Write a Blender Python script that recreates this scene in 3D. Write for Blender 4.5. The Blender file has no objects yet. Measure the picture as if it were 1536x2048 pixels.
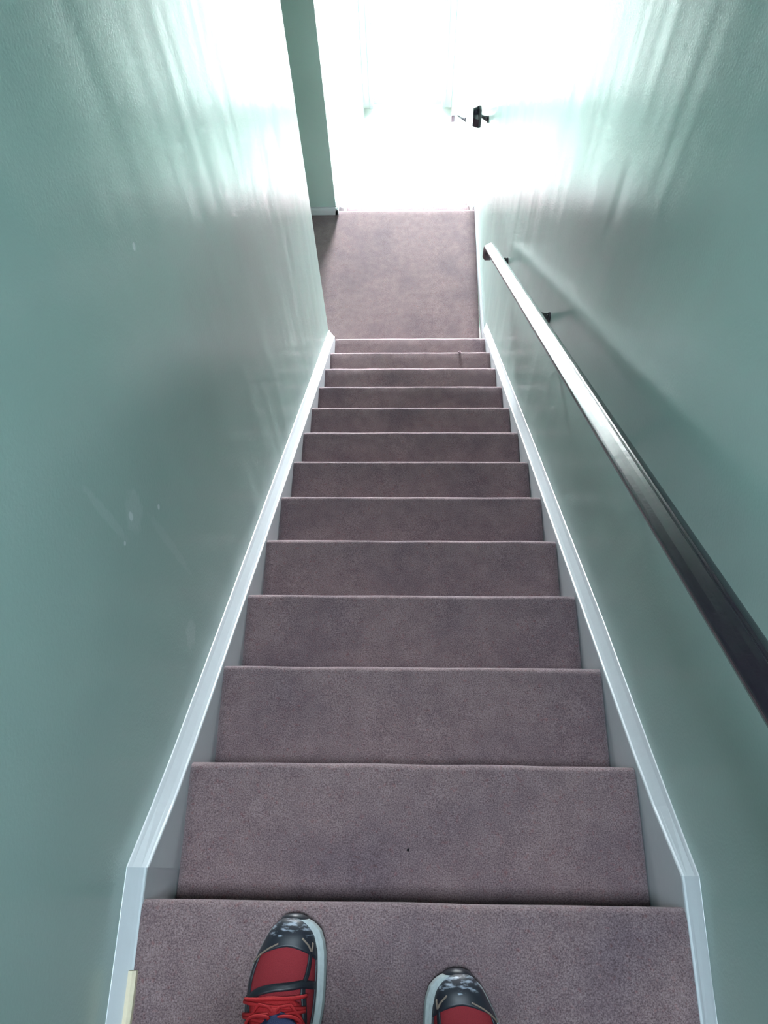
import bpy, bmesh, math, random
from mathutils import Vector, Matrix, noise
random.seed(7)
C = bpy.context.scene.collection
S = bpy.context.scene

# ------------------------------------------------------------------ camera, world, light, exposure
FPX, PITCH, YAW, ROLL = 1600.0, 1.145298, -0.073729, 0.064734
CAM = Vector((-0.0076, 0.0419, 1.4050))
RISE, RUN = 0.195264, 0.235594
SL = RISE / RUN
F = Vector((math.sin(YAW)*math.cos(PITCH), math.cos(YAW)*math.cos(PITCH), -math.sin(PITCH)))
R0 = Vector((math.cos(YAW), -math.sin(YAW), 0)); D0 = F.cross(R0)
c_, s_ = math.cos(ROLL), math.sin(ROLL)
RX = R0*c_ + D0*s_; DN = D0*c_ - R0*s_
cam = bpy.data.cameras.new('camera'); camo = bpy.data.objects.new('camera', cam); C.objects.link(camo)
cam.sensor_fit = 'VERTICAL'; cam.sensor_height = 36.0; cam.lens = 36.0*FPX/2048.0
cam.clip_start = 0.02; cam.clip_end = 200
m = Matrix((RX, -DN, -F)).transposed().to_4x4(); m.translation = CAM
camo.matrix_world = m
S.camera = camo

W = bpy.data.worlds.new('overcast_sky'); S.world = W; W.use_nodes = True
bg = W.node_tree.nodes['Background']
bg.inputs['Color'].default_value = (0.90, 0.955, 1.0, 1); bg.inputs['Strength'].default_value = 1350.0
S.view_settings.view_transform = 'Standard'; S.view_settings.look = 'None'
S.view_settings.gamma = 1; S.view_settings.use_curve_mapping = False
S.view_settings.exposure = 0.0

LZ = -13*RISE            # half landing level
LY = 3.99                # nosing of the half landing
FZ = LZ - 10*RISE        # hall level
HALL_END = 7.35
CEIL = 2.45
BACK = -2.0

def portal(name, loc, rot, sx, sy):
    l = bpy.data.lights.new(name, 'AREA'); l.shape = 'RECTANGLE'; l.size = sx; l.size_y = sy
    l.cycles.is_portal = True
    o = bpy.data.objects.new(name, l); C.objects.link(o); o.location = loc; o.rotation_euler = rot
    return o
DOOR_X0, DOOR_X1, DOOR_H = -0.42, 0.37, 2.02
WIN_Z0, WIN_Z1 = FZ+DOOR_H+.08, LZ+.85     # tall window over the street door
portal('daylight_through_street_front', ((DOOR_X0+DOOR_X1)/2, HALL_END+.12, (FZ+WIN_Z1)/2), (math.radians(-90), 0, 0), DOOR_X1-DOOR_X0, WIN_Z1-FZ)
SKY = (-.17, .17, -.40, .05)   # unseen roof light, added as overhead light for the upper treads
portal('daylight_through_added_roof_light', ((SKY[0]+SKY[1])/2, (SKY[2]+SKY[3])/2, CEIL+.16), (0, 0, 0), SKY[1]-SKY[0], SKY[3]-SKY[2])

# ------------------------------------------------------------------ materials
def mat(name):
    m = bpy.data.materials.new(name); m.use_nodes = True
    nt = m.node_tree; return m, nt, nt.nodes, nt.links, nt.nodes['Principled BSDF']
def plain(name, col, rough=.5, spec=.5, bump=0, bscale=200, var=0):
    m, nt, N, L, b = mat(name)
    b.inputs['Base Color'].default_value = (*col, 1); b.inputs['Roughness'].default_value = rough
    b.inputs['Specular IOR Level'].default_value = spec
    if bump or var:
        tc = N.new('ShaderNodeNewGeometry'); n = N.new('ShaderNodeTexNoise'); n.inputs['Scale'].default_value = bscale; n.inputs['Detail'].default_value = 3
        L.new(tc.outputs['Position'], n.inputs['Vector'])
        if bump:
            bm_ = N.new('ShaderNodeBump'); bm_.inputs['Strength'].default_value = bump; bm_.inputs['Distance'].default_value = .002
            L.new(n.outputs['Fac'], bm_.inputs['Height']); L.new(bm_.outputs['Normal'], b.inputs['Normal'])
        if var:
            mx = N.new('ShaderNodeMix'); mx.data_type = 'RGBA'
            mx.inputs[6].default_value = (*[c*(1-var) for c in col], 1); mx.inputs[7].default_value = (*[min(1, c*(1+var)) for c in col], 1)
            L.new(n.outputs['Fac'], mx.inputs[0]); L.new(mx.outputs[2], b.inputs['Base Color'])
    return m

def math_node(N, L, op, a, b=None, c=None):
    n = N.new('ShaderNodeMath'); n.operation = op
    for i, v in enumerate((a, b, c)):
        if v is None: continue
        if isinstance(v, (int, float)): n.inputs[i].default_value = v
        else: L.new(v, n.inputs[i])
    return n.outputs[0]

# worn spots on the paint: (y, z, radius along y, radius along z, strength) on the left wall
SCUFFS = [(.561,.237,.007,.011,1.0), (.635,.114,.005,.007,.9), (.966,.408,.006,.008,.9), (.511,.244,.004,.005,.9),
          (.575,.225,.035,.045,.20), (.487,-.19,.030,.040,.22), (.60,.02,.012,.16,.12), (.52,.33,.010,.10,.16), (1.17,.457,.008,.012,.15)]
def wall_material():
    m, nt, N, L, b = mat('sage_green_eggshell_paint')
    g = N.new('ShaderNodeNewGeometry')
    sep = N.new('ShaderNodeSeparateXYZ'); L.new(g.outputs['Position'], sep.inputs[0])
    # large soft unevenness of the paint colour
    n1 = N.new('ShaderNodeTexNoise'); n1.inputs['Scale'].default_value = 3.0; n1.inputs['Detail'].default_value = 5
    L.new(g.outputs['Position'], n1.inputs['Vector'])
    mx = N.new('ShaderNodeMix'); mx.data_type = 'RGBA'
    mx.inputs[6].default_value = (.420, .560, .508, 1); mx.inputs[7].default_value = (.470, .612, .562, 1)
    L.new(n1.outputs['Fac'], mx.inputs[0])
    col = mx.outputs[2]
    left = math_node(N, L, 'LESS_THAN', sep.outputs['X'], -.3)
    nz = N.new('ShaderNodeTexNoise'); nz.inputs['Scale'].default_value = 60; L.new(g.outputs['Position'], nz.inputs['Vector'])
    wob = math_node(N, L, 'MULTIPLY_ADD', nz.outputs['Fac'], 1.6, -.8)
    for (y, z, ry, rz, st) in SCUFFS:
        a = math_node(N, L, 'MULTIPLY_ADD', sep.outputs['Y'], 1/ry, -y/ry); a = math_node(N, L, 'MULTIPLY', a, a)
        c = math_node(N, L, 'MULTIPLY_ADD', sep.outputs['Z'], 1/rz, -z/rz); c = math_node(N, L, 'MULTIPLY', c, c)
        d = math_node(N, L, 'ADD', a, c); d = math_node(N, L, 'ADD', d, wob)
        k = N.new('ShaderNodeMapRange'); k.inputs['From Min'].default_value = 1.15; k.inputs['From Max'].default_value = .55
        k.inputs['To Min'].default_value = 0; k.inputs['To Max'].default_value = st
        L.new(d, k.inputs['Value'])
        f = math_node(N, L, 'MULTIPLY', k.outputs[0], left)
        mm = N.new('ShaderNodeMix'); mm.data_type = 'RGBA'; L.new(f, mm.inputs[0]); L.new(col, mm.inputs[6])
        mm.inputs[7].default_value = (.76, .84, .82, 1); col = mm.outputs[2]
    L.new(col, b.inputs['Base Color'])
    b.inputs['IOR'].default_value = 1.5; b.inputs['Specular IOR Level'].default_value = .5
    # rubbed patches change the sheen a little
    rmap = N.new('ShaderNodeTexNoise'); rmap.inputs['Scale'].default_value = 5
    mp = N.new('ShaderNodeMapping'); mp.inputs['Scale'].default_value = (1, 1.6, .35); L.new(g.outputs['Position'], mp.inputs['Vector']); L.new(mp.outputs['Vector'], rmap.inputs['Vector'])
    rr = N.new('ShaderNodeMapRange'); rr.inputs['From Min'].default_value = .3; rr.inputs['From Max'].default_value = .7; rr.inputs['To Min'].default_value = .17; rr.inputs['To Max'].default_value = .23
    L.new(rmap.outputs['Fac'], rr.inputs['Value']); L.new(rr.outputs[0], b.inputs['Roughness'])
    # roller stipple and slow vertical trowel waves
    st = N.new('ShaderNodeTexNoise'); st.inputs['Scale'].default_value = 190; st.inputs['Detail'].default_value = 2; L.new(g.outputs['Position'], st.inputs['Vector'])
    b1 = N.new('ShaderNodeBump'); b1.inputs['Strength'].default_value = .085; b1.inputs['Distance'].default_value = .004; L.new(st.outputs['Fac'], b1.inputs['Height'])
    mp2 = N.new('ShaderNodeMapping'); mp2.inputs['Scale'].default_value = (1, 5.5, .8); L.new(g.outputs['Position'], mp2.inputs['Vector'])
    wv = N.new('ShaderNodeTexNoise'); wv.inputs['Scale'].default_value = 1.6; wv.inputs['Detail'].default_value = 1; L.new(mp2.outputs['Vector'], wv.inputs['Vector'])
    b2 = N.new('ShaderNodeBump'); b2.inputs['Strength'].default_value = .24; b2.inputs['Distance'].default_value = .012; L.new(wv.outputs['Fac'], b2.inputs['Height'])
    L.new(b1.outputs['Normal'], b2.inputs['Normal']); L.new(b2.outputs['Normal'], b.inputs['Normal'])
    return m

def carpet_material():
    m, nt, N, L, b = mat('mauve_grey_cut_pile_carpet')
    g = N.new('ShaderNodeNewGeometry')
    f1 = N.new('ShaderNodeTexNoise'); f1.inputs['Scale'].default_value = 420; f1.inputs['Detail'].default_value = 3; f1.inputs['Roughness'].default_value = .7
    f2 = N.new('ShaderNodeTexNoise'); f2.inputs['Scale'].default_value = 26; f2.inputs['Detail'].default_value = 4
    f3 = N.new('ShaderNodeTexNoise'); f3.inputs['Scale'].default_value = 4.5; f3.inputs['Detail'].default_value = 5
    f4 = N.new('ShaderNodeTexNoise'); f4.inputs['Scale'].default_value = 120; f4.inputs['Detail'].default_value = 2
    for f in (f1, f2, f3, f4): L.new(g.outputs['Position'], f.inputs['Vector'])
    r = N.new('ShaderNodeValToRGB'); L.new(f1.outputs['Fac'], r.inputs[0])
    r.color_ramp.elements[0].position = .33; r.color_ramp.elements[0].color = (.104, .066, .069, 1)
    r.color_ramp.elements[1].position = .69; r.color_ramp.elements[1].color = (.345, .246, .250, 1)
    def mix(fac, lo, hi, a, bcol, blend='MULTIPLY'):
        k = N.new('ShaderNodeMapRange'); k.inputs['From Min'].default_value = lo; k.inputs['From Max'].default_value = hi; L.new(fac, k.inputs['Value'])
        x = N.new('ShaderNodeMix'); x.data_type = 'RGBA'; x.blend_type = blend; L.new(k.outputs[0], x.inputs[0]); L.new(a, x.inputs[6]); x.inputs[7].default_value = (*bcol, 1)
        return x.outputs[2]
    col = mix(f2.outputs['Fac'], .35, .75, r.outputs[0], (.80, .78, .80))
    col = mix(f3.outputs['Fac'], .45, .72, col, (.72, .74, .80))      # tread-in greyish wear
    col = mix(f4.outputs['Fac'], .60, .75, col, (1.0, .78, .76))      # reddish flecks
    L.new(col, b.inputs['Base Color']); b.inputs['Roughness'].default_value = .95; b.inputs['Specular IOR Level'].default_value = .12
    b.inputs['Sheen Weight'].default_value = .25; b.inputs['Sheen Roughness'].default_value = .45; b.inputs['Sheen Tint'].default_value = (.9, .84, .88, 1)
    bp = N.new('ShaderNodeBump'); bp.inputs['Strength'].default_value = .55; bp.inputs['Distance'].default_value = .003
    L.new(f1.outputs['Fac'], bp.inputs['Height']); L.new(bp.outputs['Normal'], b.inputs['Normal'])
    return m

M = {}
M['wall'] = wall_material()
M['carpet'] = carpet_material()
M['white'] = plain('white_gloss_woodwork', (.56, .58, .60), .32, .5, .12, 60, .04)
M['ceiling'] = plain('matt_white_ceiling', (.74, .75, .74), .9, .2, .1, 40, .02)
M['rawwood'] = plain('bare_cream_wood', (.70, .60, .44), .7, .3, .3, 90, .12)
M['rail'] = plain('black_gloss_varnish', (.016, .011, .018), .16, .6, .10, 70)
M['iron'] = plain('black_bracket_enamel', (.012, .010, .016), .25, .5)
M['screw'] = plain('zinc_screw', (.55, .56, .58), .35, .5)
M['red'] = plain('red_shoe_mesh', (.26, .022, .030), .75, .25, .5, 900, .25)
M['lace'] = plain('red_shoelace', (.40, .020, .024), .7, .2, .4, 700, .15)
M['black'] = plain('black_shoe_overlay', (.012, .013, .020), .42, .5, .2, 300)
M['sole'] = plain('pale_grey_foam_sole', (.37, .40, .40), .65, .3, .3, 150, .18)
M['tan'] = plain('tan_piping', (.20, .15, .12), .6, .3)
M['denim'] = plain('dark_blue_denim', (.020, .030, .075), .85, .15, .5, 500, .25)
M['dark'] = plain('dark_fluff', (.012, .010, .012), .9, .1)
M['fluff'] = plain('mauve_fluff', (.36, .25, .27), .95, .1)
M['pave'] = plain('pale_concrete_paving', (.55, .54, .52), .9, .2, .2, 20, .08)
def cap():
    m, nt, N, L, b = mat('rubbed_black_toe_rubber')
    tc = N.new('ShaderNodeTexCoord'); sep = N.new('ShaderNodeSeparateXYZ'); L.new(tc.outputs['Object'], sep.inputs[0])
    mp = N.new('ShaderNodeMapping'); mp.inputs['Scale'].default_value = (70, 190, 60); L.new(tc.outputs['Object'], mp.inputs[0])
    n = N.new('ShaderNodeTexNoise'); n.inputs['Scale'].default_value = 1; n.inputs['Detail'].default_value = 3; L.new(mp.outputs[0], n.inputs[0])
    k = N.new('ShaderNodeMapRange'); k.inputs['From Min'].default_value = -.030; k.inputs['From Max'].default_value = -.014; L.new(sep.outputs['Y'], k.inputs[0])
    f = math_node(N, L, 'MULTIPLY_ADD', k.outputs[0], .33, n.outputs['Fac'])
    t = N.new('ShaderNodeMapRange'); t.inputs['From Min'].default_value = .82; t.inputs['From Max'].default_value = .96; L.new(f, t.inputs[0])
    x = N.new('ShaderNodeMix'); x.data_type = 'RGBA'; L.new(t.outputs[0], x.inputs[0]); x.inputs[6].default_value = (.013, .014, .022, 1); x.inputs[7].default_value = (.30, .33, .39, 1)
    L.new(x.outputs[2], b.inputs['Base Color']); b.inputs['Roughness'].default_value = .45; return m
M['cap'] = cap()
def glass(tint=(1, 1, 1, 1), name='clear_glazing'):
    m, nt, N, L, b = mat(name)
    t = N.new('ShaderNodeBsdfTransparent'); t.inputs[0].default_value = tint; gl = N.new('ShaderNodeBsdfGlossy'); gl.inputs['Roughness'].default_value = .02
    fr = N.new('ShaderNodeFresnel'); fr.inputs['IOR'].default_value = 1.45
    mx = N.new('ShaderNodeMixShader'); L.new(fr.outputs[0], mx.inputs[0]); L.new(t.outputs[0], mx.inputs[1]); L.new(gl.outputs[0], mx.inputs[2])
    L.new(mx.outputs[0], N['Material Output'].inputs['Surface']); return m
M['glass'] = glass()
M['dim_pane'] = glass((.325, .355, .372, 1), 'dimming_roof_glazing')  # tint set to dim and cool the light of the added roof light

# ------------------------------------------------------------------ helpers
def link(name, me, material, parent=None, smooth=False):
    o = bpy.data.objects.new(name, me); C.objects.link(o)
    if material: me.materials.append(M[material] if isinstance(material, str) else material)
    if smooth:
        for p in me.polygons: p.use_smooth = True
    if parent: o.parent = parent
    return o
def from_bm(name, bm, material, parent=None, smooth=False):
    bmesh.ops.recalc_face_normals(bm, faces=bm.faces)
    me = bpy.data.meshes.new(name); bm.to_mesh(me); bm.free()
    return link(name, me, material, parent, smooth)
def add_box(bm, x0, x1, y0, y1, z0, z1):
    v = [bm.verts.new(p) for p in ((x0,y0,z0),(x1,y0,z0),(x1,y1,z0),(x0,y1,z0),(x0,y0,z1),(x1,y0,z1),(x1,y1,z1),(x0,y1,z1))]
    for f in ((0,3,2,1),(4,5,6,7),(0,1,5,4),(1,2,6,5),(2,3,7,6),(3,0,4,7)): bm.faces.new([v[i] for i in f])
def box(name, x0, x1, y0, y1, z0, z1, material, parent=None, bevel=0):
    bm = bmesh.new(); add_box(bm, x0, x1, y0, y1, z0, z1)
    if bevel: bmesh.ops.bevel(bm, geom=bm.edges[:], offset=bevel, segments=2, affect='EDGES', profile=.5)
    return from_bm(name, bm, material, parent)
def prism(bm, rings, caps=True, closed=True):
    """skin consecutive rings of equal length"""
    vs = [[bm.verts.new(p) for p in r] for r in rings]
    n = len(rings[0])
    for a, b in zip(vs, vs[1:]):
        for i in range(n if closed else n-1):
            j = (i+1) % n
            bm.faces.new((a[i], a[j], b[j], b[i]))
    if caps and closed:
        bm.faces.new(vs[0][::-1]); bm.faces.new(vs[-1])
    return vs
def tube(bm, pts, r, seg=8, caps=True):
    pts = [Vector(p) for p in pts]; rings = []; up = Vector((0, 0, 1))
    for i, p in enumerate(pts):
        t = (pts[min(i+1, len(pts)-1)] - pts[max(i-1, 0)]).normalized()
        a = t.cross(up)
        if a.length < 1e-3: a = t.cross(Vector((0, 1, 0)))
        a.normalize(); b = a.cross(t)
        rr = r[i] if isinstance(r, (list, tuple)) else r
        rings.append([p + (a*math.cos(q) + b*math.sin(q))*rr for q in [2*math.pi*k/seg for k in range(seg)]])
    prism(bm, rings, caps)
def struct(o, label=None):
    o['kind'] = 'structure'
    if label: o['label'] = label
    return o
def tag(o, label, cat, group=None):
    o['label'] = label; o['category'] = cat
    if group: o['group'] = group
    return o
def empty(name, loc=(0, 0, 0)):
    o = bpy.data.objects.new(name, None); C.objects.link(o); o.location = loc; o.empty_display_size = .1; return o
def setparent(o, p):
    o.parent = p; o.matrix_parent_inverse = Matrix.Translation(-p.location)
def lerp_table(t, x):
    if x <= t[0][0]: return t[0][1]
    for (a, b), (c, d) in zip(t, t[1:]):
        if x <= c: return b + (d-b)*(x-a)/(c-a)
    return t[-1][1]

# the right-hand wall is a little out of true
RW = [(BACK, .442), (-.1, .445), (.15, .449), (.6, .455), (1.6, .452), (2.8, .443), (3.5, .432), (HALL_END, .430)]
def rwall(y): return lerp_table(RW, y)
LWX = -.455; LW_END = 2.7875; PIL_Y = 3.963; PIL_X = -.481; SIDE = -1.55; TH = .11

# ------------------------------------------------------------------ structure: walls, floors, ceiling
def wall_sheet(name, pts, z0, z1, out, label, flip=False):
    """vertical wall following a plan polyline, with thickness to the outside"""
    bm = bmesh.new()
    inner = [Vector((x, y, 0)) for x, y in pts]; o = Vector((*out, 0))
    rings = []
    for p in inner:
        rings.append([p+Vector((0,0,z0)), p+Vector((0,0,z1)), p+o+Vector((0,0,z1)), p+o+Vector((0,0,z0))])
    prism(bm, rings)
    return struct(from_bm(name, bm, 'wall'), label)
wall_sheet('wall_left', [(LWX, BACK), (LWX, LW_END)], FZ-.2, CEIL, (-TH, 0), 'green painted left wall beside the upper stairs')
wall_sheet('wall_right', [(rwall(y), y) for y, _ in RW], FZ-.2, CEIL, (TH, 0), 'green painted right wall carrying the handrails')
wall_sheet('wall_landing_far', [(SIDE, PIL_Y), (PIL_X, PIL_Y)], LZ-.2, CEIL, (0, TH), 'narrow strip of green wall at the far side of the half landing')
wall_sheet('wall_left_lower', [(PIL_X, PIL_Y+TH), (PIL_X, HALL_END)], FZ-.2, CEIL, (-TH, 0), 'sunlit left wall beside the lower stairs')
wall_sheet('wall_landing_side', [(SIDE, LW_END-.1), (SIDE, PIL_Y+TH)], LZ-.2, CEIL, (-TH, 0), 'wall closing the side of the half landing')
wall_sheet('wall_landing_near', [(SIDE, LW_END-.02), (LWX-TH, LW_END-.02)], LZ-.2, CEIL, (0, -TH), 'wall behind the left wall end at the half landing')
wall_sheet('wall_back', [(-.7, BACK), (.7, BACK)], FZ-.2, CEIL, (0, -TH), 'green wall behind the head of the stairs')
# front wall with the street doorway
bm = bmesh.new()
add_box(bm, -.75, DOOR_X0, HALL_END, HALL_END+.12, FZ-.2, CEIL)
add_box(bm, DOOR_X1, .75, HALL_END, HALL_END+.12, FZ-.2, CEIL)
add_box(bm, DOOR_X0, DOOR_X1, HALL_END, HALL_END+.12, WIN_Z1, CEIL)
add_box(bm, DOOR_X0, DOOR_X1, HALL_END, HALL_END+.12, FZ+DOOR_H, WIN_Z0)
struct(from_bm('wall_front', bm, 'ceiling'), 'street wall at the foot of the lower stairs')
# ceiling with an opening for the added roof light
bm = bmesh.new()
y0c, y1c = BACK-.1, HALL_END+.12
add_box(bm, SIDE-.2, SKY[0], y0c, y1c, CEIL, CEIL+.15); add_box(bm, SKY[1], .75, y0c, y1c, CEIL, CEIL+.15)
add_box(bm, SKY[0], SKY[1], y0c, SKY[2], CEIL, CEIL+.15); add_box(bm, SKY[0], SKY[1], SKY[3], y1c, CEIL, CEIL+.15)
struct(from_bm('ceiling', bm, 'ceiling'), 'white ceiling over the stairwell')
# added roof light, out of view
w1 = empty('window_1', (0, (SKY[2]+SKY[3])/2, CEIL+.15)); struct(w1, 'unseen roof light added to brighten the head of the stairs')
bm = bmesh.new()
for a in ((SKY[0]-.03, SKY[0]+.02, SKY[2]-.03, SKY[3]+.03), (SKY[1]-.03, SKY[1]+.03, SKY[2]-.03, SKY[3]+.03),
          (SKY[0]+.03, SKY[1]-.03, SKY[2]-.03, SKY[2]+.03), (SKY[0]+.03, SKY[1]-.03, SKY[3]-.03, SKY[3]+.03)):
    add_box(bm, *a, CEIL+.15, CEIL+.19)
setparent(from_bm('window_frame', bm, 'white'), w1)
setparent(box('pane', SKY[0]+.03, SKY[1]-.03, SKY[2]+.03, SKY[3]-.03, CEIL+.165, CEIL+.171, 'dim_pane'), w1)

def carpet_profile(y_back, y_nose, z, thick=.16, r=.016, over=.024):
    """side profile (y, z) of a carpeted slab with a rolled nosing, going round the outside"""
    pts = [(y_back, z)]
    for i in range(1, 5): pts.append((y_back+(y_nose-.05-y_back)*i/4, z))
    cy, cz = y_nose-r, z-r
    for a in (90, 72, 54, 36, 18, 0, -25, -50, -75): pts.append((cy+r*math.cos(math.radians(a)), cz+r*math.sin(math.radians(a))))
    pts.append((y_nose-over, z-2*r-.002))
    return pts
def carpet_mesh(name, prof, x0, x1, zbot, seed, wob=.0016):
    nx = 44; bm = bmesh.new(); rings = []
    yb = prof[0][0]; yr = prof[-1][0]
    full = prof + [(yr, zbot), (yb, zbot)]
    npf = len(prof)
    for i in range(nx+1):
        x = x0+(x1-x0)*i/nx; ring = []
        edge = min(i, nx-i)
        dip = -.003 if edge == 0 else (-.001 if edge == 1 else 0)
        for j, (y, z) in enumerate(full):
            k = 1 if 0 < j < npf else 0
            n1 = noise.noise(Vector((x*7, seed*3.1, j*.25)))*wob*k; n2 = noise.noise(Vector((x*9+40, seed*1.7, j*.25)))*wob*k
            ring.append((x, y+n1, z+n2+dip*k))
        rings.append(ring)
    prism(bm, rings)
    me = bpy.data.meshes.new(name); bmesh.ops.recalc_face_normals(bm, faces=bm.faces); bm.to_mesh(me); bm.free()
    for p in me.polygons: p.use_smooth = abs(p.normal.x) < .5 and len(p.vertices) == 4
    return me
SX0, SX1 = -.427, .425
# upper floor
o = link('floor', carpet_mesh('floor', carpet_profile(BACK, 0, 0), LWX+.02, .43, -.19, 1), 'carpet')
struct(o, 'carpeted floor at the head of the stairs')
# half landing, an L that turns to the left behind the left wall
o = link('floor_landing', carpet_mesh('floor_landing', carpet_profile(2.60, LY, LZ), SIDE, .417, LZ-.19, 30, .0010), 'carpet')
struct(o, 'carpeted half landing between the two flights')
# hall
struct(box('floor_hall', -.6, .6, LY+9*RUN-.03, HALL_END+.1, FZ-.19, FZ, 'pave'), 'pale hall floor at the foot of the lower stairs')
struct(box('ground', -9, 9, -6, 18, FZ-.35, FZ-.195, 'pave'), 'pale paving outside the street door')

# ------------------------------------------------------------------ the two flights
def string_board(name, xin, xout_f, y0, y1, zf, h_in, h_out, drop=.30, n=26, parent=None):
    """sloping white string: inner face, rounded arris, moulding rising to the wall"""
    bm = bmesh.new(); rings = []
    sgn = 1 if xin > 0 else -1
    for i in range(n+1):
        y = y0+(y1-y0)*i/n; zp = zf(y); xo = xout_f(y); hi, ho = h_in(y), h_out(y)
        xm = xin+sgn*.003
        rings.append([(xin, y, zp-drop), (xin, y, zp+hi-.004), (xin+sgn*.0012, y, zp+hi-.001), (xm+sgn*.001, y, zp+hi+.0005),
                      (xin+(xo-xin)*.35, y, zp+hi+(ho-hi)*.22), (xin+(xo-xin)*.75, y, zp+hi+(ho-hi)*.72),
                      (xo-sgn*.002, y, zp+ho), (xo, y, zp+ho+.001), (xo, y, zp-drop)])
    prism(bm, rings)
    o = from_bm(name, bm, 'white', parent)
    return o
def flight(name, y_first, z_first, n, x0, x1, label, seed):
    root = empty(name, ((x0+x1)/2, y_first, z_first-n*RISE)); tag(root, label, 'staircase')
    for k in range(1, n):
        yn, zn = y_first+k*RUN, z_first-k*RISE
        me = carpet_mesh('step', carpet_profile(yn-RUN-.024, yn, zn), x0, x1, zn-RISE-.002 if k < n else zn-.19, seed+k)
        setparent(link('step', me, 'carpet'), root)
    return root
up = flight('staircase', 0, 0, 13, SX0, SX1, 'upper flight of mauve carpeted stairs between white strings, running down to the landing', 2)
zf = lambda y: -y*SL
s1 = string_board('string', SX0, lambda y: LWX, .045, LW_END+.02, zf, lambda y: .010+.027*math.exp(-((y-.045)/.09)**2)+.012*max(0, y-1.5), lambda y: .042+.014*y+.017*math.exp(-((y-.045)/.10)**2))
s2 = string_board('string', SX1+.002, rwall, .045, 2.95, zf, lambda y: .010+.027*math.exp(-((y-.045)/.09)**2), lambda y: .050+.006*y+.009*math.exp(-((y-.045)/.10)**2))
for o in (s1, s2): setparent(o, up); o['label'] = 'white painted stair string'
# lower end of the string tops, cut plumb, is the ring cap itself
lo = flight('staircase', LY, LZ, 10, -.433, .405, 'lower flight of carpeted stairs below the landing, bleached by daylight', 40)
zl = lambda y: LZ-(y-LY)*SL
l1 = string_board('string', -.436, lambda y: PIL_X, LY+.03, LY+9*RUN+.1, zl, lambda y: .012, lambda y: .05)
l2 = string_board('string', .408, rwall, LY+.03, LY+9*RUN+.1, zl, lambda y: .012, lambda y: .05)
for o in (l1, l2): setparent(o, lo); o['label'] = 'white painted stair string'

# ------------------------------------------------------------------ baseboards
def skirting(name, a, b, inward, h, t, z, label):
    """moulded skirting from plan point a to b; inward = unit vector into the room"""
    bm = bmesh.new(); iv = Vector((*inward, 0)); rings = []
    for p in (a, b):
        p = Vector((*p, z))
        rings.append([p+iv*(-.004), p+iv*t, p+iv*t+Vector((0,0,h*.72)), p+iv*(t*.85)+Vector((0,0,h*.80)), p+iv*(t*.55)+Vector((0,0,h*.86)), p+iv*(t*.35)+Vector((0,0,h)), p+iv*(-.004)+Vector((0,0,h))])
    prism(bm, rings)
    return struct(from_bm(name, bm, 'white'), label)
# head of the stairs, low skirtings that meet the strings
def low_board(name, side, label):
    bm = bmesh.new(); rings = []
    for i in range(9):
        y = BACK+.02+(.045-BACK-.02)*i/8
        xw = LWX if side < 0 else rwall(y); xi = SX0-.002 if side < 0 else .427
        rings.append([(xi, y, -.24), (xi, y, -.0045), (xi+side*.0012, y, -.0015), (xi+side*.004, y, 0), (xi+(xw-xi)*.35, y, .0048), (xi+(xw-xi)*.75, y, .016), (xw-side*.001, y, .0222), (xw, y, .0225), (xw, y, -.24)])
    prism(bm, rings)
    return struct(from_bm(name, bm, 'white'), label)
bl = low_board('baseboard_left', -1, 'low white skirting on the left at the head of the stairs, broken near the shoes')
low_board('baseboard_right', 1, 'low white skirting on the right at the head of the stairs')
# splintered bare edge of the left skirting
bm = bmesh.new(); rings = []
for i in range(10):
    y = -.100-.03*i; j = random.uniform(-.0012, .0012)
    rings.append([(-.4345, y, .001), (-.4225+j, y, -.002), (-.4232+j, y, .006+j), (-.4285, y, .010+random.uniform(-.001, .0015)), (-.4345, y, .010)])
prism(bm, rings); e = from_bm('broken_edge', bm, 'rawwood', bl); e['label'] = 'bare cream wood where the paint has split off'
# half landing
skirting('baseboard_landing_far', (SIDE, PIL_Y), (PIL_X+.012, PIL_Y), (0, -1), .055, .016, LZ, 'white skirting along the strip of wall across the landing')
skirting('baseboard_landing_return', (PIL_X, PIL_Y-.016), (PIL_X, LY+.035), (1, 0), .055, .016, LZ, 'white skirting turning the corner of the wall strip')
bm = bmesh.new(); rings = []
for i in range(11):
    y = 2.86+(LY+.04-2.86)*i/10; xw = rwall(y)
    rings.append([(xw+.004, y, LZ-.01), (xw-.014, y, LZ-.01), (xw-.014, y, LZ+.040), (xw-.009, y, LZ+.050), (xw-.004, y, LZ+.056), (xw+.004, y, LZ+.056)])
prism(bm, rings); struct(from_bm('baseboard_landing_right', bm, 'white'), 'white skirting along the right side of the landing')
skirting('baseboard_landing_near', (SIDE, LW_END-.02), (LWX, LW_END-.02), (0, 1), .055, .016, LZ, 'white skirting behind the left wall end')

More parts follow.
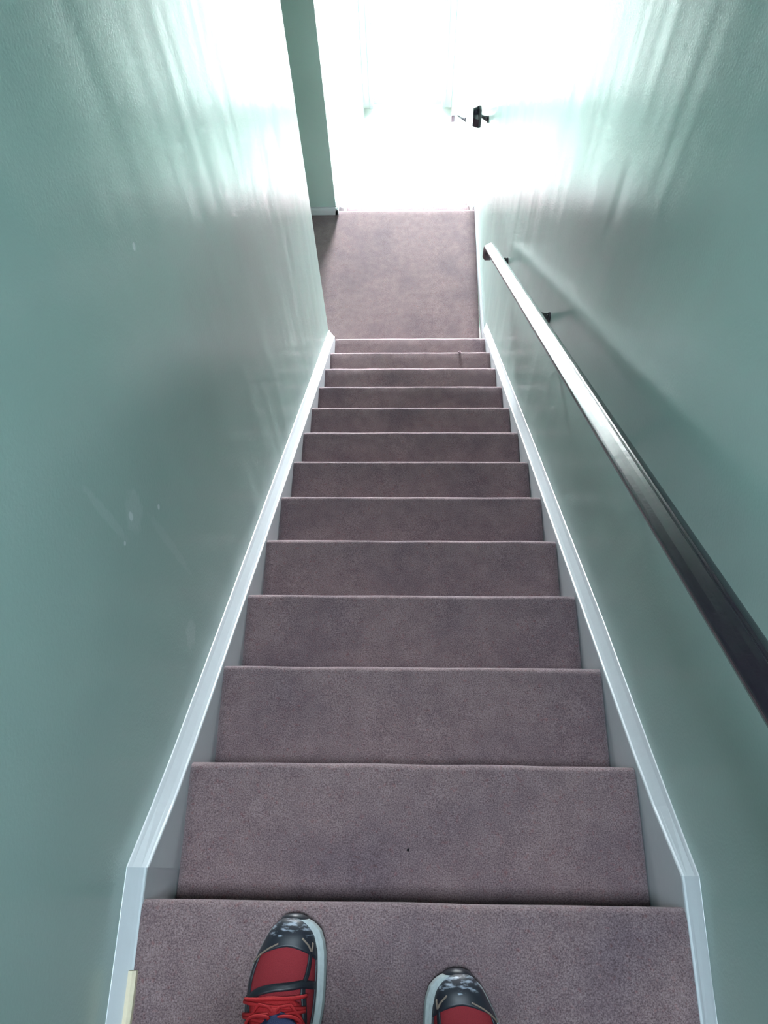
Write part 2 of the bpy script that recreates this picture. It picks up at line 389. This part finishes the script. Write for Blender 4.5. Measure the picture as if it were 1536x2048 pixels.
# ------------------------------------------------------------------ street door: glazed leaf in a frame
d = empty('door_1', ((DOOR_X0+DOOR_X1)/2, HALL_END+.05, FZ)); struct(d, 'glazed street door flooded with daylight at the foot of the stairs')
bm = bmesh.new()
for a in ((DOOR_X0, DOOR_X0+.035, FZ, FZ+DOOR_H), (DOOR_X1-.035, DOOR_X1, FZ, FZ+DOOR_H), (DOOR_X0+.035, DOOR_X1-.035, FZ+DOOR_H-.035, FZ+DOOR_H)):
    add_box(bm, a[0], a[1], HALL_END-.01, HALL_END+.11, a[2], a[3])
setparent(from_bm('door_frame', bm, 'white'), d)
bm = bmesh.new(); xa, xb = DOOR_X0+.038, DOOR_X1-.038
for a in ((xa, xa+.06, FZ+.008, FZ+DOOR_H-.038), (xb-.06, xb, FZ+.008, FZ+DOOR_H-.038), (xa+.06, xb-.06, FZ+.008, FZ+.06), (xa+.06, xb-.06, FZ+DOOR_H-.11, FZ+DOOR_H-.038)):
    add_box(bm, a[0], a[1], HALL_END+.04, HALL_END+.085, a[2], a[3])
setparent(from_bm('door_leaf', bm, 'white'), d)
setparent(box('pane', xa+.06, xb-.06, HALL_END+.058, HALL_END+.064, FZ+.06, FZ+DOOR_H-.11, 'glass'), d)

w2 = empty('window_2', ((DOOR_X0+DOOR_X1)/2, HALL_END+.05, WIN_Z0)); struct(w2, 'tall window over the street door')
bm = bmesh.new()
for a in ((DOOR_X0, DOOR_X0+.035, WIN_Z0, WIN_Z1), (DOOR_X1-.035, DOOR_X1, WIN_Z0, WIN_Z1), (DOOR_X0+.035, DOOR_X1-.035, WIN_Z0, WIN_Z0+.04), (DOOR_X0+.035, DOOR_X1-.035, WIN_Z1-.04, WIN_Z1)):
    add_box(bm, a[0], a[1], HALL_END+.02, HALL_END+.09, a[2], a[3])
setparent(from_bm('window_frame', bm, 'white'), w2)
setparent(box('pane', DOOR_X0+.035, DOOR_X1-.035, HALL_END+.05, HALL_END+.056, WIN_Z0+.04, WIN_Z1-.04, 'glass'), w2)

# ------------------------------------------------------------------ handrails
SEC = [(-.0150,-.0150),(-.0205,-.0040),(-.0228,.0030),(-.0222,.0052),(-.0190,.0073),(-.0120,.0115),(-.0040,.0157),(.0020,.0186),(.0034,.0188),
       (.0040,.0176),(.0050,.0178),(.0056,.0192),(.0086,.0206),(.0112,.0202),(.0140,.0194),(.0175,.0180),(.0208,.0162),(.0226,.0125),(.0228,-.0010),(.0190,-.0140),(.0120,-.0185),(-.0110,-.0185)]
def sweep_rail(name, path, x, parent):
    bm = bmesh.new(); rings = []
    P = [Vector((0, y, z)) for y, z in path]
    for i, p in enumerate(P):
        t0 = (p-P[i-1]).normalized() if i else (P[1]-p).normalized()
        t1 = (P[i+1]-p).normalized() if i+1 < len(P) else t0
        t = (t0+t1).normalized(); up_ = Vector((0, -t.z, t.y)); k = 1/max(.5, t.dot(t1))
        rings.append([(x+u, p.y+up_.y*v*k, p.z+up_.z*v*k) for u, v in SEC])
    prism(bm, rings)
    o = from_bm(name, bm, 'rail'); 
    bv = o.modifiers.new('soft_edges', 'BEVEL'); bv.width = .0012; bv.segments = 2; bv.limit_method = 'ANGLE'; bv.angle_limit = math.radians(30)
    setparent(o, parent); return o
def bracket(root, y, zw, xr, zr):
    """wall plate, bent arm and saddle under the rail"""
    xw = rwall(y)
    bm = bmesh.new()
    zt = zr+.002
    prism(bm, [[(x, y-w, z-h), (x, y+w, z-h), (x, y+w*.8, z), (x, y-w*.8, z)] for x, z, w, h in
               ((xw-.006, zw+.016, .0085, .030), (xw-.020, zw+.018, .0075, .020), (xw-.040, zw+.018+(zt-zw-.018)*.35, .0070, .014), (xr+.022, zw+.018+(zt-zw-.018)*.75, .0070, .011), (xr+.004, zt, .0080, .008))])
    br = from_bm('bracket', bm, 'iron'); setparent(br, root)
    bm = bmesh.new(); rings = []
    for dx, r in ((.003, .018), (-.005, .018), (-.008, .015), (-.0105, .009)):
        rings.append([(xw+dx, y+r*.8*math.cos(a), zw+r*1.25*math.sin(a)) for a in [2*math.pi*k/20 for k in range(20)]])
    prism(bm, rings); pl = from_bm('wall_plate', bm, 'iron', br)
    for s in (-1, 1):
        bm = bmesh.new()
        prism(bm, [[(xw-dx, y+r*math.cos(a), zw+s*.0140+r*math.sin(a)) for a in [2*math.pi*k/8 for k in range(8)]] for dx, r in ((.006, .0035), (.0095, .003))])
        from_bm('screw', bm, 'screw', br)
    bm = bmesh.new(); a0 = Vector((0, 1, -SL)).normalized()
    c = Vector((xr+.004, y, zr+.004)); n = Vector((0, -a0.z, a0.y))
    pts = []
    rings = []
    for t in (-.032, -.026, .026, .032):
        w = .006 if abs(t) > .03 else .010
        q = c+a0*t
        rings.append([q+Vector((-w, 0, 0))-n*.004, q+Vector((w, 0, 0))-n*.004, q+Vector((w, 0, 0)), q+Vector((-w, 0, 0))])
    prism(bm, rings); from_bm('saddle', bm, 'iron', br)
def handrail(y0, y1, zfun, htop, xr, brs, label, end0, end1):
    root = empty('handrail', (xr, (y0+y1)/2, zfun((y0+y1)/2)+htop)); tag(root, label, 'handrail')
    cs = .0205*math.hypot(1, SL)     # vertical distance from rail axis to rail top
    zc = lambda y: zfun(y)+htop-cs
    path = []
    if end0:   # turned down at the head
        y, z = y0, zc(y0)
        path += [(y-.040, z-.072), (y-.040, z-.020), (y-.036, z-.004), (y-.026, z+.006), (y-.012, z+.006)]
    path.append((y0, zc(y0)))
    path.append((y1, zc(y1)))
    if end1:
        y, z = y1, zc(y1)
        path += [(y+.010, z-.011), (y+.018, z-.025), (y+.021, z-.042), (y+.021, z-.090)]
    sweep_rail('rail', path, xr, root)
    for yb in brs:
        bracket(root, yb, zfun(yb)+htop-(.155 if yb < 1 else .092), xr, zc(yb)-.0200*math.hypot(1, SL))
    return root
handrail(-.42, 2.70, zf, .777, .365, (.015, .90, 1.70, 2.60), 'long black gloss handrail down the right wall beside the upper stairs', False, True)
handrail(3.80, 5.80, zl, .770, .358, (3.86, 5.36), 'black handrail on the right wall of the bright lower stairs', True, True)

# ------------------------------------------------------------------ running shoes
WT = [(0, .016), (.02, .028), (.06, .0380), (.14, .0470), (.22, .0525), (.32, .0550), (.42, .0530), (.52, .0470), (.65, .0400), (.85, .0385), (.95, .032), (1, .014)]
HT = [(0, .012), (.02, .020), (.06, .030), (.14, .040), (.25, .049), (.36, .058), (.48, .072), (.60, .088), (.75, .085), (1, .075)]
LEN = .300
def smooth_table(t, s):
    return (lerp_table(t, s-.02)+2*lerp_table(t, s)+lerp_table(t, s+.02))/4 if .02 < s < .98 else lerp_table(t, s)
def make_shoe(name, tip, side, label):
    """tip = floor point under the toe; side = +1 when the big toe lies on +x"""
    root = empty(name, tip); tag(root, label, 'shoe', 'pair of red running shoes')
    def cen(s): return side*(.010*math.exp(-((s-.03)/.16)**2)-.002*math.sin(s*3))
    def zb(s): return .030+.010*math.exp(-(s/.10)**2)
    def P(s, t, off=0.0):
        w, h, a = smooth_table(WT, s)-.004, smooth_table(HT, s), math.pi*t
        ca, sa = math.cos(a), math.sin(a)
        x = cen(s)-side*.0030-(w+off)*math.copysign(abs(ca)**.85, ca); z = zb(s)-.006+(h+off)*max(0, sa)**.80
        return Vector((x, -s*LEN-(.002 if s > 0 else 0)+off*max(0, 1-s*12), z))
    def put(nm, bm, m, par=root, smooth=True, lab=None):
        o = from_bm(nm, bm, m, par, smooth)
        if lab: o['label'] = lab
        return o
    ss = [0, .01, .025, .05]+[.05+.05*i for i in range(1, 20)]
    # sole: outline rings
    def outline(grow, z, lift):
        pts = []
        def gr(sd): return grow+(.0022 if sd == side else -.0030)*min(1, z/.012)
        for sd, seq in ((1, ss), (-1, list(reversed(ss)))):
            for s in seq: pts.append((cen(s)+sd*(smooth_table(WT, s)+gr(sd)), -s*LEN, z+lift*math.exp(-(s/.09)**2)))
        return pts
    bm = bmesh.new(); prism(bm, [outline(-.004, 0, .007), outline(.0015, .002, .008), outline(.0010, .007, .009)]); put('outsole', bm, 'black', smooth=False)
    bm = bmesh.new(); prism(bm, [outline(.0010, .007, .009), outline(.0040, .012, .010), outline(.0045, .022, .011), outline(.0020, .031, .012), outline(-.003, .033, .012)]); put('midsole', bm, 'sole', smooth=False)
    # upper
    bm = bmesh.new(); NT = 24
    rings = [[P(s, t/NT) for t in range(NT+1)] for s in ss]
    prism(bm, rings, closed=False)
    bmesh.ops.contextual_create(bm, geom=[v for v in bm.verts if False]) if False else None
    put('upper', bm, 'red')
    def patch(nm, m, fn, nu, nv, off, lab=None, th=.0014):
        """overlay lying on the upper; fn(u, v) -> (s, t)"""
        bm = bmesh.new(); top = []; bot = []
        for i in range(nu+1):
            a = []; b_ = []
            for j in range(nv+1):
                s, t = fn(i/nu, j/nv); s = max(.0, s); t = min(.995, max(.005, t))
                a.append(bm.verts.new(P(s, t, off+th))); b_.append(bm.verts.new(P(s, t, off-.0015)))
            top.append(a); bot.append(b_)
        for g, fl in ((top, 0), (bot, 1)):
            for i in range(nu):
                for j in range(nv):
                    q = (g[i][j], g[i+1][j], g[i+1][j+1], g[i][j+1]); bm.faces.new(q[::-1] if fl else q)
        for i in range(nu):
            for j, in ((0,), (nv,)): bm.faces.new((top[i][j], top[i+1][j], bot[i+1][j], bot[i][j]))
        for j in range(nv):
            for i in (0, nu): bm.faces.new((top[i][j], top[i][j+1], bot[i][j+1], bot[i][j]))
        return put(nm, bm, m, lab=lab)
    flip = (lambda t: t) if side > 0 else (lambda t: 1-t)
    # toe cap: deeper at the sides than over the middle
    tc = patch('toe_cap', 'cap', lambda u, v: (u*(.112+.075*abs(2*v-1)**1.3), v), 10, 24, .0005, 'black toe cap rubbed pale near the tip')
    # toe bumper, folded up from the outsole
    bm = bmesh.new(); rings = []
    for i in range(13):
        a = math.radians(-62+124*i/12); x = cen(0)-side*.001+.0235*math.sin(a); yy = .0068-.012*(1-math.cos(a))
        hh = .037*(.45+.55*math.cos(a))
        rings.append([(x, yy-.012, .006), (x, yy, .006), (x*1.0, yy+.0015, .010+hh*.45), (x*.97, yy-.002, .010+hh), (x*.92, yy-.014, .012+hh)])
    prism(bm, rings); put('toe_bumper', bm, 'black')
    def strip(nm, m, curve, w, off=.0006, n=16, lab=None, th=.0013):
        """ribbon along a polyline of (s, t) points; w in metres"""
        def at(u):
            x = u*(len(curve)-1); i = min(int(x), len(curve)-2); f = x-i
            return (curve[i][0]*(1-f)+curve[i+1][0]*f, curve[i][1]*(1-f)+curve[i+1][1]*f)
        def fn(u, v):
            s, t = at(u); s2, t2 = at(min(1, u+.02)); s1, t1 = at(max(0, u-.02))
            ds, dt = (s2-s1)*LEN, (t2-t1)*.12; l = math.hypot(ds, dt) or 1
            k = (v-.5)*w
            return (s+(-dt/l)*k/LEN, t+(ds/l)*k/.12)
        return patch(nm, m, fn, n, 3, off, lab, th)
    strip('piping', 'tan', [(.185, flip(.10)), (.150, flip(.20)), (.120, flip(.31)), (.098, flip(.41))], .0022, .0022)
    strip('piping', 'tan', [(.075, flip(.66)), (.105, flip(.75)), (.135, flip(.80)), (.095, flip(.84))], .0022, .0022)
    # side straps and the strap across the vamp
    strip('overlay', 'black', [(.13, flip(.15)), (.20, flip(.155)), (.27, flip(.16)), (.34, flip(.19)), (.45, flip(.20))], .0080)
    strip('overlay', 'black', [(.13, flip(.80)), (.18, flip(.785)), (.225, flip(.765)), (.265, flip(.735)), (.30, flip(.72)), (.36, flip(.76)), (.46, flip(.82))], .0065)
    strip('overlay', 'black', [(.345, flip(.10)), (.335, flip(.22)), (.300, flip(.34)), (.282, flip(.48)), (.275, flip(.60)), (.268, flip(.72)), (.285, flip(.95))], .0105, .0010)
    strip('overlay', 'black', [(.12, flip(.955)), (.20, flip(.94)), (.30, flip(.94)), (.50, flip(.94))], .0055, .0010)
    strip('overlay', 'black', [(.33, flip(.12)), (.42, flip(.10)), (.52, flip(.12))], .0075, .0010)
    # tongue
    tg = patch('tongue', 'lace', lambda u, v: (.315+.030*abs(2*v-1)**2+u*.15, flip(.28+.40*v+.02*math.sin(u*3))), 10, 8, .0040, 'red padded tongue', .003)
    patch('tongue_lining', 'denim', lambda u, v: (.470+u*.08, flip(.36+.40*v)), 5, 6, .0040, 'dark blue tongue end', .004)
    # laces: crossings and a loose bow
    for k, s in enumerate((.325, .355, .385, .415, .445)):
        bm = bmesh.new()
        pts = [P(s+.020*(i/8-.5)*(1 if k % 2 else -1), flip(.22+.52*i/8), .0085+.001*math.sin(i*1.3+k)) for i in range(9)]
        tube(bm, pts, .0025, 6); put('lace', bm, 'lace')
    for sg, ln in ((1, .034), (-1, .036)):
        bm = bmesh.new(); c = P(.385, .5, .010); pts = []
        for i in range(19):
            a = 2*math.pi*i/18; k = (1-math.cos(a))*.5
            pts.append(c+Vector((sg*(.006+ln*k), -.004-.014*k+.014*math.sin(a)*(.4+.6*k), .006-.020*k*k+.003*math.sin(a))))
        tube(bm, pts, .0024, 6); put('lace_loop', bm, 'lace')
    bm = bmesh.new(); bmesh.ops.create_icosphere(bm, subdivisions=2, radius=.0075)
    for v in bm.verts: v.co = Vector((v.co.x*1.2, v.co.y, v.co.z*.7))*(1+.25*noise.noise(v.co*300))+P(.380, .5, .010)
    put('lace_knot', bm, 'lace')
    for sg in (1, -1):
        bm = bmesh.new(); c = P(.385, .5, .011)
        tube(bm, [c, c+Vector((sg*.008, .010, .002)), c+Vector((sg*.022, .012, -.004)), c+Vector((sg*.036, -.004, -.014)), c+Vector((sg*.044, -.022, -.024))], .0022, 6); put('lace_end', bm, 'lace')
    # heel counter and collar
    patch('heel_counter', 'black', lambda u, v: (.80+.19*u, v), 6, 20, .0008)
    bm = bmesh.new(); tube(bm, [(cen(.8)+.036*math.cos(a), -.222-.055*math.sin(a), .098+.012*math.sin(-a)) for a in [2*math.pi*k/24 for k in range(25)]], .0085, 8); put('collar', bm, 'black')
    return root
make_shoe('running_shoe', (-.190, -.024, 0), 1, 'red running shoe on the left, standing farther forward on the top carpet')
make_shoe('running_shoe', (.076, -.094, 0), -1, 'red running shoe on the right, only its toe showing at the bottom edge')

# ------------------------------------------------------------------ wearer: jeans rising from the shoes
per = empty('person', (-.06, -.25, 0)); tag(per, 'person in dark blue jeans standing at the stair head, trouser hem above left shoe', 'person')
def leg_rings(cx, cy, hx):
    out = []
    for z, rx, ry, dx, dy in ((.072, .046, .074, .05, .021), (.085, .050, .079, .05, .021), (.12, .052, .072, .05, .010), (.20, .056, .064, .1, 0), (.32, .062, .070, .2, -.004), (.47, .066, .072, .4, .012), (.60, .076, .084, .65, .004), (.75, .088, .096, .9, -.004), (.86, .096, .108, 1.0, -.010)):
        x = cx+(hx-cx)*dx
        out.append([(x+rx*math.cos(a), cy+dy+ry*math.sin(a)+.004*math.sin(3*a+z*40), z+(.010*math.sin(a) if z < .09 else 0)) for a in [2*math.pi*k/24 for k in range(24)]])
    return out
bm = bmesh.new()
prism(bm, leg_rings(-.190, -.238, -.150)); prism(bm, leg_rings(.076, -.308, .036))
rings = []
for z, rx, ry in ((.80, .175, .105), (.88, .188, .122), (.96, .182, .120), (1.02, .165, .108), (1.04, .158, .100)):
    rings.append([(-.057+rx*math.cos(a), -.276+ry*math.sin(a), z) for a in [2*math.pi*k/32 for k in range(32)]])
prism(bm, rings)
jo = from_bm('jeans', bm, 'denim', None, True)
rm = jo.modifiers.new('one_skin', 'REMESH'); rm.mode = 'VOXEL'; rm.voxel_size = .008; rm.use_smooth_shade = True
setparent(jo, per)

# ------------------------------------------------------------------ specks on the carpet
def speck(name, loc, r, m, label, sq=.6):
    bm = bmesh.new(); bmesh.ops.create_icosphere(bm, subdivisions=2, radius=r)
    for v in bm.verts:
        n = noise.noise(v.co*400+Vector(loc)*9); v.co *= 1+.5*n; v.co.z *= sq
    o = from_bm(name, bm, m, None, True); o.location = (loc[0], loc[1], loc[2]+r*sq*.5); tag(o, label, name.replace('_', ' ')); return o
speck('crumb', (-.0067, .082, -RISE), .0026, 'dark', 'tiny dark crumb on the first step down, below the shoes')
speck('fluff', (.2637, 2.583, -11*RISE), .008, 'fluff', 'small tuft of mauve fluff near the foot of the upper stairs', .8)
